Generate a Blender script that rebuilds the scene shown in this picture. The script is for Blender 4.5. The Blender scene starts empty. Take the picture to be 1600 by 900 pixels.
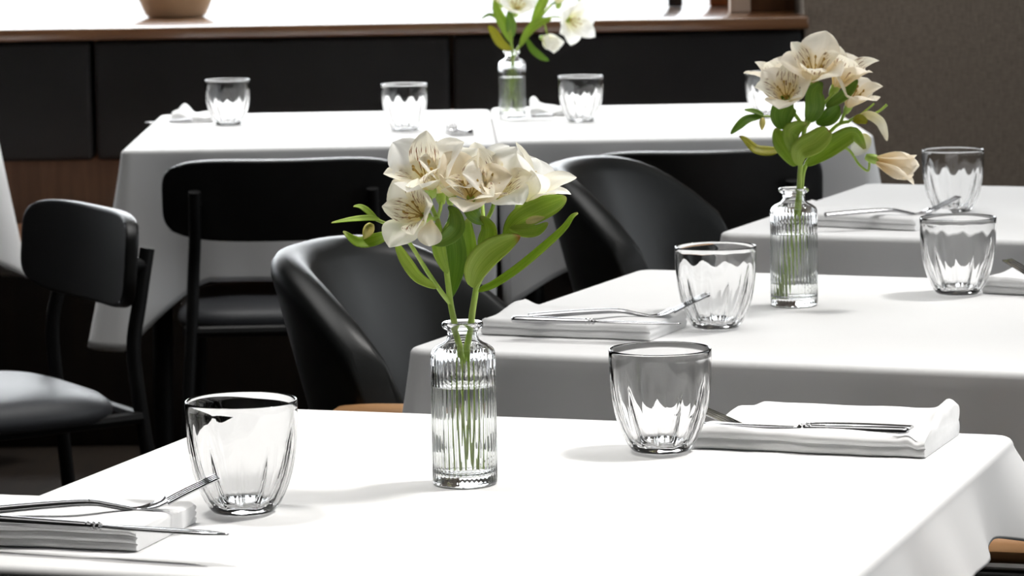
import bpy, bmesh, math, random
from mathutils import Vector, Matrix
random.seed(7)
S = bpy.context.scene
C = S.collection
PI = math.pi

# ------------------------------------------------------------------ camera
FPX, CAM_H, PITCH, ROLL = 5500.0, 0.75 + 0.517, math.atan(670 / 5500.0), -0.016
F_ = Vector((0, math.cos(PITCH), -math.sin(PITCH)))
U0 = Vector((0, math.sin(PITCH), math.cos(PITCH)))
R_ = Vector((1, 0, 0)) * math.cos(ROLL) + U0 * math.sin(ROLL)
U_ = Vector((-1, 0, 0)) * math.sin(ROLL) + U0 * math.cos(ROLL)
CP = Vector((0, 0, CAM_H))
cam = bpy.data.cameras.new('camera')
co = bpy.data.objects.new('camera', cam); C.objects.link(co)
m = Matrix.Identity(4)
for i in range(3):
    m[i][0], m[i][1], m[i][2], m[i][3] = R_[i], U_[i], -F_[i], CP[i]
co.matrix_world = m
cam.sensor_width = 36.0; cam.lens = FPX / 1600 * 36
cam.clip_start = 0.05; cam.clip_end = 200
cam.dof.use_dof = True; cam.dof.focus_distance = 3.02; cam.dof.aperture_fstop = 26
S.camera = co
S.view_settings.view_transform = 'Standard'; S.view_settings.look = 'None'
S.view_settings.exposure = 0.0; S.view_settings.gamma = 1.0; S.view_settings.use_curve_mapping = False
S.cycles.max_bounces = 24; S.cycles.transmission_bounces = 20; S.cycles.transparent_max_bounces = 24
S.cycles.caustics_refractive = True; S.cycles.caustics_reflective = True
S.cycles.sample_clamp_indirect = 6.0; S.cycles.blur_glossy = 0.5

def at(px, py, z):                       # point at height z seen at pixel (1600x900 frame)
    d = F_ * FPX + R_ * (px - 800) + U_ * (450 - py)
    return CP + d * ((z - CAM_H) / d.z)
def at_y(px, py, Y):                     # point at depth Y
    d = F_ * FPX + R_ * (px - 800) + U_ * (450 - py)
    return CP + d * (Y / d.y)

# ------------------------------------------------------------------ world and lights
w = bpy.data.worlds.new('sky'); S.world = w; w.use_nodes = True
w.node_tree.nodes['Background'].inputs[0].default_value = (0.90, 0.95, 1.0, 1)
w.node_tree.nodes['Background'].inputs[1].default_value = 2.2
def area(name, loc, target, sx, sy, power, col=(1, 1, 1)):
    l = bpy.data.lights.new(name, 'AREA'); l.shape = 'RECTANGLE'; l.size = sx; l.size_y = sy
    l.energy = power; l.color = col
    o = bpy.data.objects.new(name, l); C.objects.link(o); o.location = loc
    o.rotation_euler = (Vector(target) - Vector(loc)).to_track_quat('-Z', 'Y').to_euler()
    return o
area('daylight_right_windows', (3.9, 5.0, 1.75), (0, 5.0, 0.9), 6.0, 2.0, 60, (0.93, 0.97, 1.0))
area('daylight_back_window', (-0.3, 8.95, 1.95), (-0.3, 5.5, 0.7), 4.2, 1.3, 110, (0.95, 0.98, 1.0))
def lamp(x, y, power, aim=None, spread=85, r=0.16, col=(1.0, 0.975, 0.94)):
    l = bpy.data.lights.new('ceiling_lamp', 'AREA'); l.shape = 'DISK'; l.size = 2 * r; l.energy = power; l.color = col; l.spread = math.radians(spread)
    o = bpy.data.objects.new('ceiling_lamp', l); C.objects.link(o); o.location = (x, y, 2.78)
    if aim: o.rotation_euler = (Vector(aim) - o.location).to_track_quat('-Z', 'Y').to_euler()
fill_light = area('overhead_fill', (0.2, 5.6, 2.86), (0.2, 5.6, 0), 3.4, 4.9, 33, (1.0, 0.99, 0.97)); fill_light.data.spread = math.radians(75)  # added fill above the tables: whitens the tops and softens shadows
lamp(1.05, 3.2, 6.4, (0.05, 2.65, 0.75), 62); lamp(-0.75, 3.2, 2.9, (0.0, 2.65, 0.75), 62)     # tilted spots over the nearest table
lamp(1.45, 4.5, 3.0, (0.38, 4.1, 0.75), 62)                                                       # spot added to brighten the middle table
for x, y, p in ((0.9, 7.4, 6), (-0.9, 7.4, 7)): lamp(x, y, p)

# ------------------------------------------------------------------ materials
def mat(name, col, rough=0.5, metal=0.0, **kw):
    M = bpy.data.materials.new(name); M.use_nodes = True
    b = M.node_tree.nodes['Principled BSDF']
    b.inputs['Base Color'].default_value = (*col, 1); b.inputs['Roughness'].default_value = rough
    b.inputs['Metallic'].default_value = metal
    for k, v in kw.items(): b.inputs[k.replace('_', ' ')].default_value = v
    return M
def N(M, t, **kw):
    n = M.node_tree.nodes.new(t)
    for k, v in kw.items():
        if k in n.inputs: n.inputs[k].default_value = v
        else: setattr(n, k, v)
    return n
def L(M, a, b): M.node_tree.links.new(a, b)
def P(M): return M.node_tree.nodes['Principled BSDF']
def ramp(M, fac, stops):
    r = N(M, 'ShaderNodeValToRGB'); L(M, fac, r.inputs[0])
    e = r.color_ramp.elements
    while len(e) < len(stops): e.new(0.5)
    for i, (p, c) in enumerate(stops): e[i].position = p; e[i].color = (*c, 1)
    return r
def bump(M, height, strength, dist=0.001):
    b = N(M, 'ShaderNodeBump'); b.inputs['Strength'].default_value = strength; b.inputs['Distance'].default_value = dist
    L(M, height, b.inputs['Height']); L(M, b.outputs[0], P(M).inputs['Normal'])
def noise_mat(name, c1, c2, scale, rough, stretch=(1, 1, 1), bstr=0.0, coord='Object', detail=5, bscale=None, bdist=0.001, **kw):
    M = mat(name, c1, rough, **kw)
    tc = N(M, 'ShaderNodeTexCoord'); mp = N(M, 'ShaderNodeMapping'); mp.inputs['Scale'].default_value = stretch
    L(M, tc.outputs[coord], mp.inputs[0])
    n = N(M, 'ShaderNodeTexNoise', Scale=scale, Detail=detail); L(M, mp.outputs[0], n.inputs['Vector'])
    r = ramp(M, n.outputs['Fac'], [(0.3, c1), (0.7, c2)]); L(M, r.outputs[0], P(M).inputs['Base Color'])
    if bstr:
        n2 = N(M, 'ShaderNodeTexNoise', Scale=bscale or scale, Detail=4); L(M, mp.outputs[0], n2.inputs['Vector'])
        bump(M, n2.outputs['Fac'], bstr, bdist)
    return M
M_cloth = noise_mat('white_linen', (0.86, 0.86, 0.86), (0.9, 0.9, 0.9), 3, 0.85, bstr=0.15, bscale=9, bdist=0.006)
M_napkin = noise_mat('napkin_cotton', (0.84, 0.84, 0.84), (0.9, 0.9, 0.9), 30, 0.9, bstr=0.25, bscale=60, bdist=0.002)
M_leather = noise_mat('black_leather', (0.008, 0.009, 0.009), (0.014, 0.015, 0.015), 14, 0.38, bstr=0.12, bscale=420, bdist=0.0006, Specular_IOR_Level=0.38)
M_uphol = noise_mat('black_upholstery', (0.006, 0.006, 0.0065), (0.010, 0.010, 0.0105), 6, 0.7, bstr=0.1, bscale=300)
M_seat = noise_mat('charcoal_seat_leather', (0.04, 0.042, 0.048), (0.06, 0.063, 0.07), 8, 0.45, bstr=0.1, bscale=200)
M_blackwood = noise_mat('black_stained_plywood', (0.006, 0.006, 0.006), (0.012, 0.012, 0.012), 6, 0.38, (1, 12, 1), bstr=0.05)
M_metal = noise_mat('black_powder_coat', (0.005, 0.005, 0.0055), (0.009, 0.009, 0.009), 40, 0.5, Specular_IOR_Level=0.3)
M_wood = noise_mat('oak', (0.46, 0.23, 0.09), (0.60, 0.33, 0.15), 5, 0.42, (2, 2, 26), bstr=0.06)
M_sill = noise_mat('walnut_board', (0.10, 0.043, 0.015), (0.17, 0.076, 0.028), 4, 0.35, (1.2, 18, 18), bstr=0.05, Coat_Weight=1.0, Coat_Roughness=0.12)
M_base = noise_mat('brown_wood_panel', (0.14, 0.060, 0.026), (0.21, 0.095, 0.042), 4, 0.5, (14, 14, 1.2), bstr=0.05)
M_floor = noise_mat('dark_wood_floor', (0.006, 0.0035, 0.002), (0.012, 0.007, 0.0035), 3, 0.7, (12, 1, 1), bstr=0.05, Specular_IOR_Level=0.2)
M_plaster = noise_mat('plaster', (0.62, 0.61, 0.6), (0.68, 0.67, 0.66), 5, 0.9, bstr=0.05)
M_dwall = noise_mat('dark_plaster', (0.10, 0.095, 0.09), (0.13, 0.125, 0.12), 5, 0.9, bstr=0.05)
M_frame = noise_mat('pale_frame_wood', (0.62, 0.50, 0.41), (0.70, 0.58, 0.48), 6, 0.5, (12, 12, 1))
M_pave = noise_mat('pale_paving', (0.62, 0.62, 0.62), (0.72, 0.72, 0.72), 2, 0.9)
M_bowl = noise_mat('beige_ceramic', (0.58, 0.40, 0.24), (0.66, 0.47, 0.29), 10, 0.55, bstr=0.05)
M_dark = noise_mat('dark_card', (0.02, 0.02, 0.022), (0.035, 0.033, 0.033), 10, 0.6)
M_red = noise_mat('red_brown_wood', (0.22, 0.06, 0.012), (0.30, 0.09, 0.02), 5, 0.5, (10, 10, 1))
M_steel = noise_mat('polished_steel', (0.40, 0.40, 0.41), (0.50, 0.50, 0.51), 60, 0.16, metal=1.0)
# woven brown wall cloth
M_weave = mat('brown_woven_wallcovering', (0.09, 0.075, 0.06), 0.9)
_tc = N(M_weave, 'ShaderNodeTexCoord')
_mp = N(M_weave, 'ShaderNodeMapping'); _mp.inputs['Scale'].default_value = (60, 60, 260); L(M_weave, _tc.outputs['Object'], _mp.inputs[0])
_n1 = N(M_weave, 'ShaderNodeTexNoise', Scale=1.0, Detail=3); L(M_weave, _mp.outputs[0], _n1.inputs['Vector'])
_mp2 = N(M_weave, 'ShaderNodeMapping'); _mp2.inputs['Scale'].default_value = (200, 60, 40); L(M_weave, _tc.outputs['Object'], _mp2.inputs[0])
_n2 = N(M_weave, 'ShaderNodeTexNoise', Scale=1.0, Detail=3); L(M_weave, _mp2.outputs[0], _n2.inputs['Vector'])
_mx = N(M_weave, 'ShaderNodeMath', operation='ADD'); L(M_weave, _n1.outputs[0], _mx.inputs[0]); L(M_weave, _n2.outputs[0], _mx.inputs[1])
_hf = N(M_weave, 'ShaderNodeMath', operation='MULTIPLY'); _hf.inputs[1].default_value = 0.5; L(M_weave, _mx.outputs[0], _hf.inputs[0])
_r = ramp(M_weave, _hf.outputs[0], [(0.3, (0.10, 0.080, 0.062)), (0.7, (0.195, 0.160, 0.127))]); L(M_weave, _r.outputs[0], P(M_weave).inputs['Base Color'])
bump(M_weave, _hf.outputs[0], 0.4, 0.002)
M_glass = mat('clear_glass', (1, 1, 1), 0.0, Transmission_Weight=1.0, IOR=1.48)
M_water = mat('water', (0.98, 1.0, 0.99), 0.0, Transmission_Weight=1.0, IOR=1.33)
M_pane = mat('window_glass', (1, 1, 1), 0.0, Transmission_Weight=1.0, IOR=1.02)

def uv_x(M):
    tc = N(M, 'ShaderNodeTexCoord'); s = N(M, 'ShaderNodeSeparateXYZ'); L(M, tc.outputs['UV'], s.inputs[0]); return tc, s
def petal_mat(name, base, throat, streak):
    M = mat(name, base, 0.55, Subsurface_Weight=0.0)
    tc, s = uv_x(M)
    rb = ramp(M, s.outputs[0], [(0.0, throat), (0.28, tuple(0.5 * (a + b) for a, b in zip(base, throat))), (0.6, base)])
    out = rb.outputs[0]
    mp = N(M, 'ShaderNodeMapping'); mp.inputs['Scale'].default_value = (5, 26, 1); L(M, tc.outputs['UV'], mp.inputs[0])
    n = N(M, 'ShaderNodeTexNoise', Scale=1.0, Detail=1); L(M, mp.outputs[0], n.inputs['Vector'])
    if streak:
        r1 = ramp(M, n.outputs['Fac'], [(0.56, (0, 0, 0)), (0.62, (1, 1, 1))])
        r2 = ramp(M, s.outputs[0], [(0.22, (0, 0, 0)), (0.36, (1, 1, 1)), (0.68, (1, 1, 1)), (0.84, (0, 0, 0))])
        mu = N(M, 'ShaderNodeMath', operation='MULTIPLY'); L(M, r1.outputs[0], mu.inputs[0]); L(M, r2.outputs[0], mu.inputs[1])
        mx = N(M, 'ShaderNodeMix', data_type='RGBA'); L(M, mu.outputs[0], mx.inputs[0]); L(M, out, mx.inputs[6]); mx.inputs[7].default_value = (0.22, 0.09, 0.03, 1)
        out = mx.outputs[2]
    L(M, out, P(M).inputs['Base Color'])
    bump(M, n.outputs['Fac'], 0.25, 0.001)
    # thin tissue: part of the light passes through
    tr = N(M, 'ShaderNodeBsdfTranslucent'); L(M, out, tr.inputs[0])
    ms = N(M, 'ShaderNodeMixShader'); ms.inputs[0].default_value = 0.58
    o = M.node_tree.nodes['Material Output']
    L(M, P(M).outputs[0], ms.inputs[1]); L(M, tr.outputs[0], ms.inputs[2]); L(M, ms.outputs[0], o.inputs[0])
    return M
M_petal = petal_mat('cream_petal', (0.96, 0.93, 0.82), (0.86, 0.78, 0.42), False)
M_petal_in = petal_mat('streaked_petal', (0.96, 0.92, 0.79), (0.88, 0.74, 0.34), True)
M_petal_w = petal_mat('white_petal', (0.97, 0.96, 0.91), (0.86, 0.84, 0.5), False)
M_petal_p = petal_mat('peach_petal', (0.96, 0.89, 0.76), (0.90, 0.74, 0.42), False)
def leaf_mat(name, c1, c2, tip):
    M = mat(name, c1, 0.45)
    tc, s = uv_x(M)
    mp = N(M, 'ShaderNodeMapping'); mp.inputs['Scale'].default_value = (0.9, 16, 1); L(M, tc.outputs['UV'], mp.inputs[0])
    n = N(M, 'ShaderNodeTexNoise', Scale=1.0, Detail=2); L(M, mp.outputs[0], n.inputs['Vector'])
    r = ramp(M, n.outputs['Fac'], [(0.35, c1), (0.65, c2)])
    rt = ramp(M, s.outputs[0], [(0.86, (0, 0, 0)), (0.96, (1, 1, 1))])
    mx = N(M, 'ShaderNodeMix', data_type='RGBA'); L(M, rt.outputs[0], mx.inputs[0]); L(M, r.outputs[0], mx.inputs[6]); mx.inputs[7].default_value = (*tip, 1)
    L(M, mx.outputs[2], P(M).inputs['Base Color']); bump(M, n.outputs['Fac'], 0.3, 0.001)
    tr = N(M, 'ShaderNodeBsdfTranslucent'); L(M, mx.outputs[2], tr.inputs[0])
    ms = N(M, 'ShaderNodeMixShader'); ms.inputs[0].default_value = 0.42
    L(M, P(M).outputs[0], ms.inputs[1]); L(M, tr.outputs[0], ms.inputs[2]); L(M, ms.outputs[0], M.node_tree.nodes['Material Output'].inputs[0])
    return M
M_leaf = leaf_mat('green_leaf', (0.30, 0.47, 0.04), (0.48, 0.62, 0.10), (0.52, 0.56, 0.16))
M_leaf_d = leaf_mat('deep_green_leaf', (0.16, 0.31, 0.03), (0.27, 0.44, 0.06), (0.12, 0.22, 0.03))
M_leaf_b = leaf_mat('green_leaf_with_brown_tip', (0.40, 0.56, 0.07), (0.58, 0.70, 0.15), (0.52, 0.25, 0.06))
M_leaf_y = leaf_mat('yellowing_leaf', (0.40, 0.42, 0.03), (0.55, 0.50, 0.04), (0.20, 0.09, 0.03))
M_stem = noise_mat('green_stem', (0.32, 0.50, 0.06), (0.47, 0.62, 0.13), 60, 0.45)
M_bud = noise_mat('yellow_green_bud', (0.80, 0.68, 0.16), (0.86, 0.74, 0.28), 60, 0.5)
M_anther = noise_mat('ochre_anther', (0.42, 0.28, 0.06), (0.52, 0.36, 0.1), 80, 0.7)

# ------------------------------------------------------------------ mesh helpers
def link(o, parent=None):
    C.objects.link(o)
    if parent: o.parent = parent
    return o
def tag(o, label, cat, group=None, kind=None):
    o['label'] = label; o['category'] = cat
    if group: o['group'] = group
    if kind: o['kind'] = kind
    return o
def struct(o): o['kind'] = 'structure'; return o
def empty(name, loc=(0, 0, 0), rz=0.0):
    o = bpy.data.objects.new(name, None); o.empty_display_size = 0.05
    C.objects.link(o); o.location = loc; o.rotation_euler = (0, 0, rz); return o
class MB:
    def __init__(s): s.v = []; s.f = []; s.uv = []
    def grid(s, rows, closed=False, uv=False):
        b = len(s.v); n = len(rows[0]); k = len(rows)
        for r in rows: s.v.extend([tuple(p) for p in r])
        for i in range(k - 1):
            for j in range(n if closed else n - 1):
                j2 = (j + 1) % n
                s.f.append((b + i * n + j, b + i * n + j2, b + (i + 1) * n + j2, b + (i + 1) * n + j))
        if uv:
            for i in range(k):
                for j in range(n): s.uv.append((i / (k - 1), j / max(1, n - 1)))
        return b
    def fan(s, ring, flip=False):
        s.f.append(tuple(reversed(ring)) if flip else tuple(ring))
    def lathe(s, prof, n, rf=None):
        # prof: list of (r, z[, tag]); r == 0 ends are closed with a pole
        rings = []
        for p in prof:
            r, z = p[0], p[1]
            if r <= 1e-9:
                s.v.append((0, 0, z)); rings.append([len(s.v) - 1]); continue
            ring = []
            for j in range(n):
                a = 2 * PI * j / n
                rr = rf(r, z, a, p[2] if len(p) > 2 else None) if rf else r
                s.v.append((rr * math.cos(a), rr * math.sin(a), z)); ring.append(len(s.v) - 1)
            rings.append(ring)
        for a, b in zip(rings[:-1], rings[1:]):
            for j in range(n):
                j2 = (j + 1) % n
                if len(a) == 1: s.f.append((a[0], b[j2], b[j]))
                elif len(b) == 1: s.f.append((a[j], a[j2], b[0]))
                else: s.f.append((a[j], a[j2], b[j2], b[j]))
    def tube(s, pts, rad, n=8, sx=1.0, sy=1.0, up=(0, 0, 1)):
        pts = [Vector(p) for p in pts]; k = len(pts)
        if not hasattr(rad, '__len__'): rad = [rad] * k
        rows = []; ref = Vector(up)
        for i in range(k):
            t = (pts[min(i + 1, k - 1)] - pts[max(i - 1, 0)]).normalized()
            if abs(t.dot(ref)) > 0.98: ref = Vector((1, 0, 0)) if abs(t.x) < 0.9 else Vector((0, 1, 0))
            a = t.cross(ref).normalized(); b = a.cross(t).normalized(); ref = b
            rows.append([pts[i] + a * (math.cos(2 * PI * j / n) * rad[i] * sx) + b * (math.sin(2 * PI * j / n) * rad[i] * sy) for j in range(n)])
        b0 = s.grid(rows, closed=True)
        s.fan([b0 + j for j in range(n)], True); s.fan([b0 + (k - 1) * n + j for j in range(n)])
    def box(s, x0, x1, y0, y1, z0, z1):
        b = len(s.v)
        s.v += [(x, y, z) for z in (z0, z1) for y in (y0, y1) for x in (x0, x1)]
        s.f += [tuple(b + i for i in q) for q in ((0, 2, 3, 1), (4, 5, 7, 6), (0, 1, 5, 4), (2, 6, 7, 3), (0, 4, 6, 2), (1, 3, 7, 5))]
    def build(s, name, material, parent=None, smooth=40, bevel=0, sub=0, solid=0, recalc=True):
        me = bpy.data.meshes.new(name); me.from_pydata(s.v, [], s.f)
        if s.uv:
            ul = me.uv_layers.new(name='UVMap')
            for lp in me.loops: ul.data[lp.index].uv = s.uv[lp.vertex_index]
        if recalc:
            bm = bmesh.new(); bm.from_mesh(me); bmesh.ops.recalc_face_normals(bm, faces=bm.faces)
            if bevel: bmesh.ops.bevel(bm, geom=list(bm.edges), offset=bevel, segments=3, affect='EDGES', profile=0.5)
            bm.to_mesh(me); bm.free()
        me.materials.append(material)
        o = bpy.data.objects.new(name, me); link(o, parent)
        if solid:
            md = o.modifiers.new('thick', 'SOLIDIFY'); md.thickness = solid; md.offset = 0
        if sub:
            md = o.modifiers.new('sub', 'SUBSURF'); md.levels = sub; md.render_levels = sub
        if smooth:
            me.shade_smooth()
            if smooth < 180 and not sub: me.set_sharp_from_angle(angle=math.radians(smooth))
        return o
def box(name, x0, x1, y0, y1, z0, z1, material, parent=None, bevel=0):
    b = MB(); b.box(x0, x1, y0, y1, z0, z1); return b.build(name, material, parent, bevel=bevel, smooth=30)
def copy_tree(o, parent=None):
    c = o.copy(); C.objects.link(c); c.parent = parent
    for ch in list(o.children): copy_tree(ch, c)
    return c
def catmull(pts, n=6):
    P_ = [Vector(p) for p in pts]; out = []
    for i in range(len(P_) - 1):
        p0, p1, p2, p3 = P_[max(i - 1, 0)], P_[i], P_[i + 1], P_[min(i + 2, len(P_) - 1)]
        for k in range(n):
            t = k / n
            out.append(0.5 * ((2 * p1) + (p2 - p0) * t + (2 * p0 - 5 * p1 + 4 * p2 - p3) * t * t + (3 * p1 - p0 - 3 * p2 + p3) * t ** 3))
    out.append(P_[-1]); return out
def sstep(a, b, x):
    t = max(0.0, min(1.0, (x - a) / (b - a))); return t * t * (3 - 2 * t)

# ------------------------------------------------------------------ room
struct(box('floor', -4.5, 4.5, -2.5, 9.2, -0.1, 0, M_floor))
struct(box('ceiling', -4.5, 4.5, -2.5, 9.2, 2.9, 3.0, M_dwall))
struct(box('wall_left', -4.6, -4.5, -2.5, 9.2, 0, 2.9, M_dwall))
struct(box('wall_right', 4.5, 4.6, -2.5, 9.2, 0, 2.9, M_dwall))
struct(box('wall_front', -4.5, 4.5, -2.6, -2.5, 0, 2.9, M_dwall))
XE = at_y(1256, 120, 8.12).x                       # where bench and window end at the brown wall
struct(box('wall_back', XE, 4.5, 8.10, 9.2, 0, 2.9, M_weave))
struct(box('trim_1', -4.5, XE, 8.20, 9.0, 0, 0.86, M_base))        # low wall under the window ledge
struct(box('trim_2', -4.5, XE, 8.62, 8.9, 2.3, 2.9, M_plaster))     # wall above the window
# window ledge board
struct(box('trim_3', -4.5, XE + 0.005, 8.03, 8.95, 0.872, 0.90, M_sill, bevel=0.004))
win = struct(empty('window_1', (0, 8.8, 0.9)))
box('bottom_rail', -4.5, XE, -0.03, 0.03, -0.02, 0.0005, M_frame, win, bevel=0.001)
box('top_rail', -4.5, XE, -0.03, 0.03, 1.34, 1.40, M_frame, win, bevel=0.004)
box('pane', -4.5, XE - 0.11, -0.003, 0.003, 0.0006, 1.34, M_pane, win)
struct(box('ground_outside', -30, 30, 9.3, 60, -0.35, -0.25, M_pave))

# ledge end: pale post and dark brown side panel at the corner
pX0, pX1 = at(1153, 28, 0.9), at(1187, 28, 0.9)
struct(box('trim_4', pX0.x, pX1.x, 8.30, 8.36, 0.9, 2.3, M_frame, bevel=0.003))
struct(box('trim_5', pX1.x, XE, 8.36, 8.40, 0.9, 2.3, M_base, bevel=0.003))

# ------------------------------------------------------------------ banquette
bq = tag(empty('banquette', (0, 7.9, 0)), 'long banquette with black padded back panels and brown wooden base under the window', 'bench')
box('bench_base', -4.0, XE - 0.01, -0.25, 0.28, 0, 0.40, M_floor, bq, bevel=0.004)  # near-black floor colour stands in for the shade below the tables
box('bench_seat', -4.0, XE - 0.01, -0.30, 0.20, 0.40, 0.45, M_base, bq, bevel=0.008)
s1 = at_y(150, 150, 8.16).x; s2 = at_y(706, 120, 8.16).x; pw = s2 - s1
for k in range(-4, 2):
    x0 = s1 + k * pw + 0.004; x1 = min(x0 + pw - 0.008, XE - 0.004)
    b = MB(); b.box(x0, x1, 0.20, 0.29, 0.592, 0.866)
    b.build('back_panel', M_uphol, bq, bevel=0.012)

# ------------------------------------------------------------------ tables and cloths
def table(center, rz, wx, wy, label, drop, clabel, seed, flare=(0.012, 0.012, 0.012, 0.012), ctip=1.45, cflare=(0.05,) * 4):
    """wx along local x, wy along local y; sides: 0 near(-y) 1 right(+x) 2 far(+y) 3 left(-x)"""
    rnd = random.Random(seed)
    t = tag(empty('dining_table', (center[0], center[1], 0), rz), label, 'table', 'dining tables')
    hx, hy = wx / 2 - 0.004, wy / 2 - 0.004
    box('tabletop', -hx, hx, -hy, hy, 0.715, 0.7465, M_wood, t, bevel=0.004)
    for sx in (-1, 1):
        for sy in (-1, 1):
            b = MB(); b.tube([(sx * (hx - 0.06), sy * (hy - 0.06), 0.715), (sx * (hx - 0.05), sy * (hy - 0.05), 0)], [0.022, 0.016], 10)
            b.build('leg', M_metal, t)
    # cloth
    rc, re = 0.014, 0.007
    per = []   # (pos, normal, side, arc distance to the nearest corner, corner index)
    cs = [(-hx, -hy), (hx, -hy), (hx, hy), (-hx, hy)]
    nrm = [(0, -1), (1, 0), (0, 1), (-1, 0)]
    for sd in range(4):
        a, c = Vector(cs[sd]), Vector(cs[(sd + 1) % 4]); d = (c - a).normalized(); ln = (c - a).length
        n = Vector(nrm[sd]); m_ = 56
        for i in range(m_ + 1):
            u = rc + (ln - 2 * rc) * (0.5 - 0.5 * math.cos(PI * i / m_)) if True else 0
            per.append((a + d * u, n.copy(), sd, u, ln))
        cc = c - d * rc - n * rc
        for i in range(1, 8):
            th = i / 8 * PI / 2
            nn = n * math.cos(th) + d * math.sin(th)
            per.append((cc + nn * rc, nn, sd + 0.5 if True else 0, 0.0, 0.0))
    ph = [rnd.uniform(0, 6.28) for _ in range(8)]
    def sideval(sd, arr):
        i = int(sd) % 4
        return arr[i] if sd == int(sd) else 0.5 * (arr[i] + arr[(i + 1) % 4])
    NR = 22; rows = [[] for _ in range(NR + 6)]
    for (p, n, sd, u, ln) in per:
        dc = min(u, ln - u) if ln else 0.0
        k = max(0.0, 1 - dc / 0.15)
        ci = int(sd) if (not ln or u > ln / 2) else (int(sd) - 1) % 4     # corners: 0 near right, 1 far right, 2 far left, 3 near left
        cd = 0.5 * (drop[ci] + drop[(ci + 1) % 4]) * ctip
        dr = drop[int(sd)] + (cd - drop[int(sd)]) * k ** 1.3 if ln else cd
        cfl = 0.5 * (flare[ci] + flare[(ci + 1) % 4]) + cflare[ci]
        fl = (flare[int(sd)] + (cfl - flare[int(sd)]) * k ** 2.2 if ln else cfl) - 0.018 * math.exp(-((dc - 0.10) / 0.045) ** 2) * (1 if ln else 0)
        rip = 0.006 * math.sin(u * 21 + ph[int(sd)]) + 0.004 * math.sin(u * 47 + ph[int(sd) + 4]) if ln else 0.0
        rip *= sstep(0.0, 0.12, dc)
        for j in range(6):
            a = j / 5 * PI / 2
            q = p + n * (math.sin(a) * re - re * 0.0); rows[j].append((q.x, q.y, 0.7485 - re + math.cos(a) * re + 0.0015))
        z0 = 0.7485 - re + 0.0015
        for j in range(NR):
            tt = (j + 1) / NR
            o_ = re + (fl + rip) * (tt ** 1.1)
            q = p + n * o_
            rows[6 + j].append((q.x, q.y, z0 - dr * tt))
    b = MB()
    # top sheet: shrink rings towards the centre, gentle unevenness
    tops = []
    for s_ in (0.02, 0.15, 0.3, 0.45, 0.6, 0.72, 0.82, 0.9, 0.96, 0.985):
        tops.append([(p.x * s_, p.y * s_, 0.75 + 0.0) for (p, n, sd, u, ln) in per])
    b0 = b.grid(tops + rows, closed=True)
    b.fan([b0 + i for i in range(len(per))], True)
    c = b.build('tablecloth', M_cloth, None, smooth=60, solid=0.0012)
    c.location = (center[0], center[1], 0); c.rotation_euler = (0, 0, rz)
    tag(c, clabel, 'tablecloth', 'white tablecloths')
    return t
def rect_from(nl, nr_dir, wx, wy):      # centre of a table whose near-left corner is nl, rotated by angle nr_dir
    c, s = math.cos(nr_dir), math.sin(nr_dir)
    return (nl[0] + c * wx / 2 - s * wy / 2, nl[1] + s * wx / 2 + c * wy / 2)
A1, A2, A3 = math.radians(-18.5), math.radians(-21.7), math.radians(-21.5)
def far_left(fl, a, wx, wy):
    c, s = math.cos(a), math.sin(a)
    return (fl[0] + c * wx / 2 + s * wy / 2, fl[1] + s * wx / 2 - c * wy / 2)
c1 = far_left((-0.243, 3.329), A1, 0.725, 0.755)
c2 = far_left((0.164, 4.416), A2, 0.75, 0.746)
c3 = far_left((0.563, 5.531), A3, 0.75, 0.75)
table(c1, A1, 0.725, 0.755, 'square table under the nearest white cloth, in front', (0.24, 0.058, 0.072, 0.2), 'nearest white tablecloth, in front, under the ribbed vase and two tumblers', 1, flare=(0.012, 0.02, 0.02, 0.012), cflare=(0.05, 0.05, 0.05, 0.05))
table(c2, A2, 0.75, 0.746, 'square table under the white cloth in the middle, second from the front', (0.25, 0.25, 0.22, 0.22), 'white tablecloth in the middle, second from the front, with the tall peach bouquet', 2)
table(c3, A3, 0.75, 0.75, 'square table under white cloth at the right, third from the front', (0.25, 0.25, 0.22, 0.22), 'white tablecloth at the right edge below the brown wall, third from the front', 3)
T4y = 6.41
table((-0.375, T4y + 0.455), math.radians(1.0), 0.68, 0.91, 'table under white cloth by the banquette, left of two pushed together', (0.235, 0.2, 0.2, 0.235), 'white tablecloth by the banquette, left of two, with its long corner hanging free', 4, flare=(0.012, -0.004, 0.012, 0.012), cflare=(-0.01, -0.01, 0.05, 0.06), ctip=1.5)
table((0.318, T4y + 0.525), math.radians(1.0), 0.69, 0.90, 'table under white cloth by the banquette, right of two pushed together', (0.225, 0.22, 0.2, 0.2), 'white tablecloth by the banquette, right of two, in front of the brown wall corner', 5, flare=(0.012, 0.012, 0.012, -0.004), cflare=(0.05, 0.05, -0.01, -0.01))
table((-1.43, 7.0), math.radians(1.0), 0.69, 0.90, 'table under white cloth cut off by the left edge of the photo', (0.28, 0.28, 0.2, 0.22), 'white tablecloth corner hanging at the left edge of the photo', 6)

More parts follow.
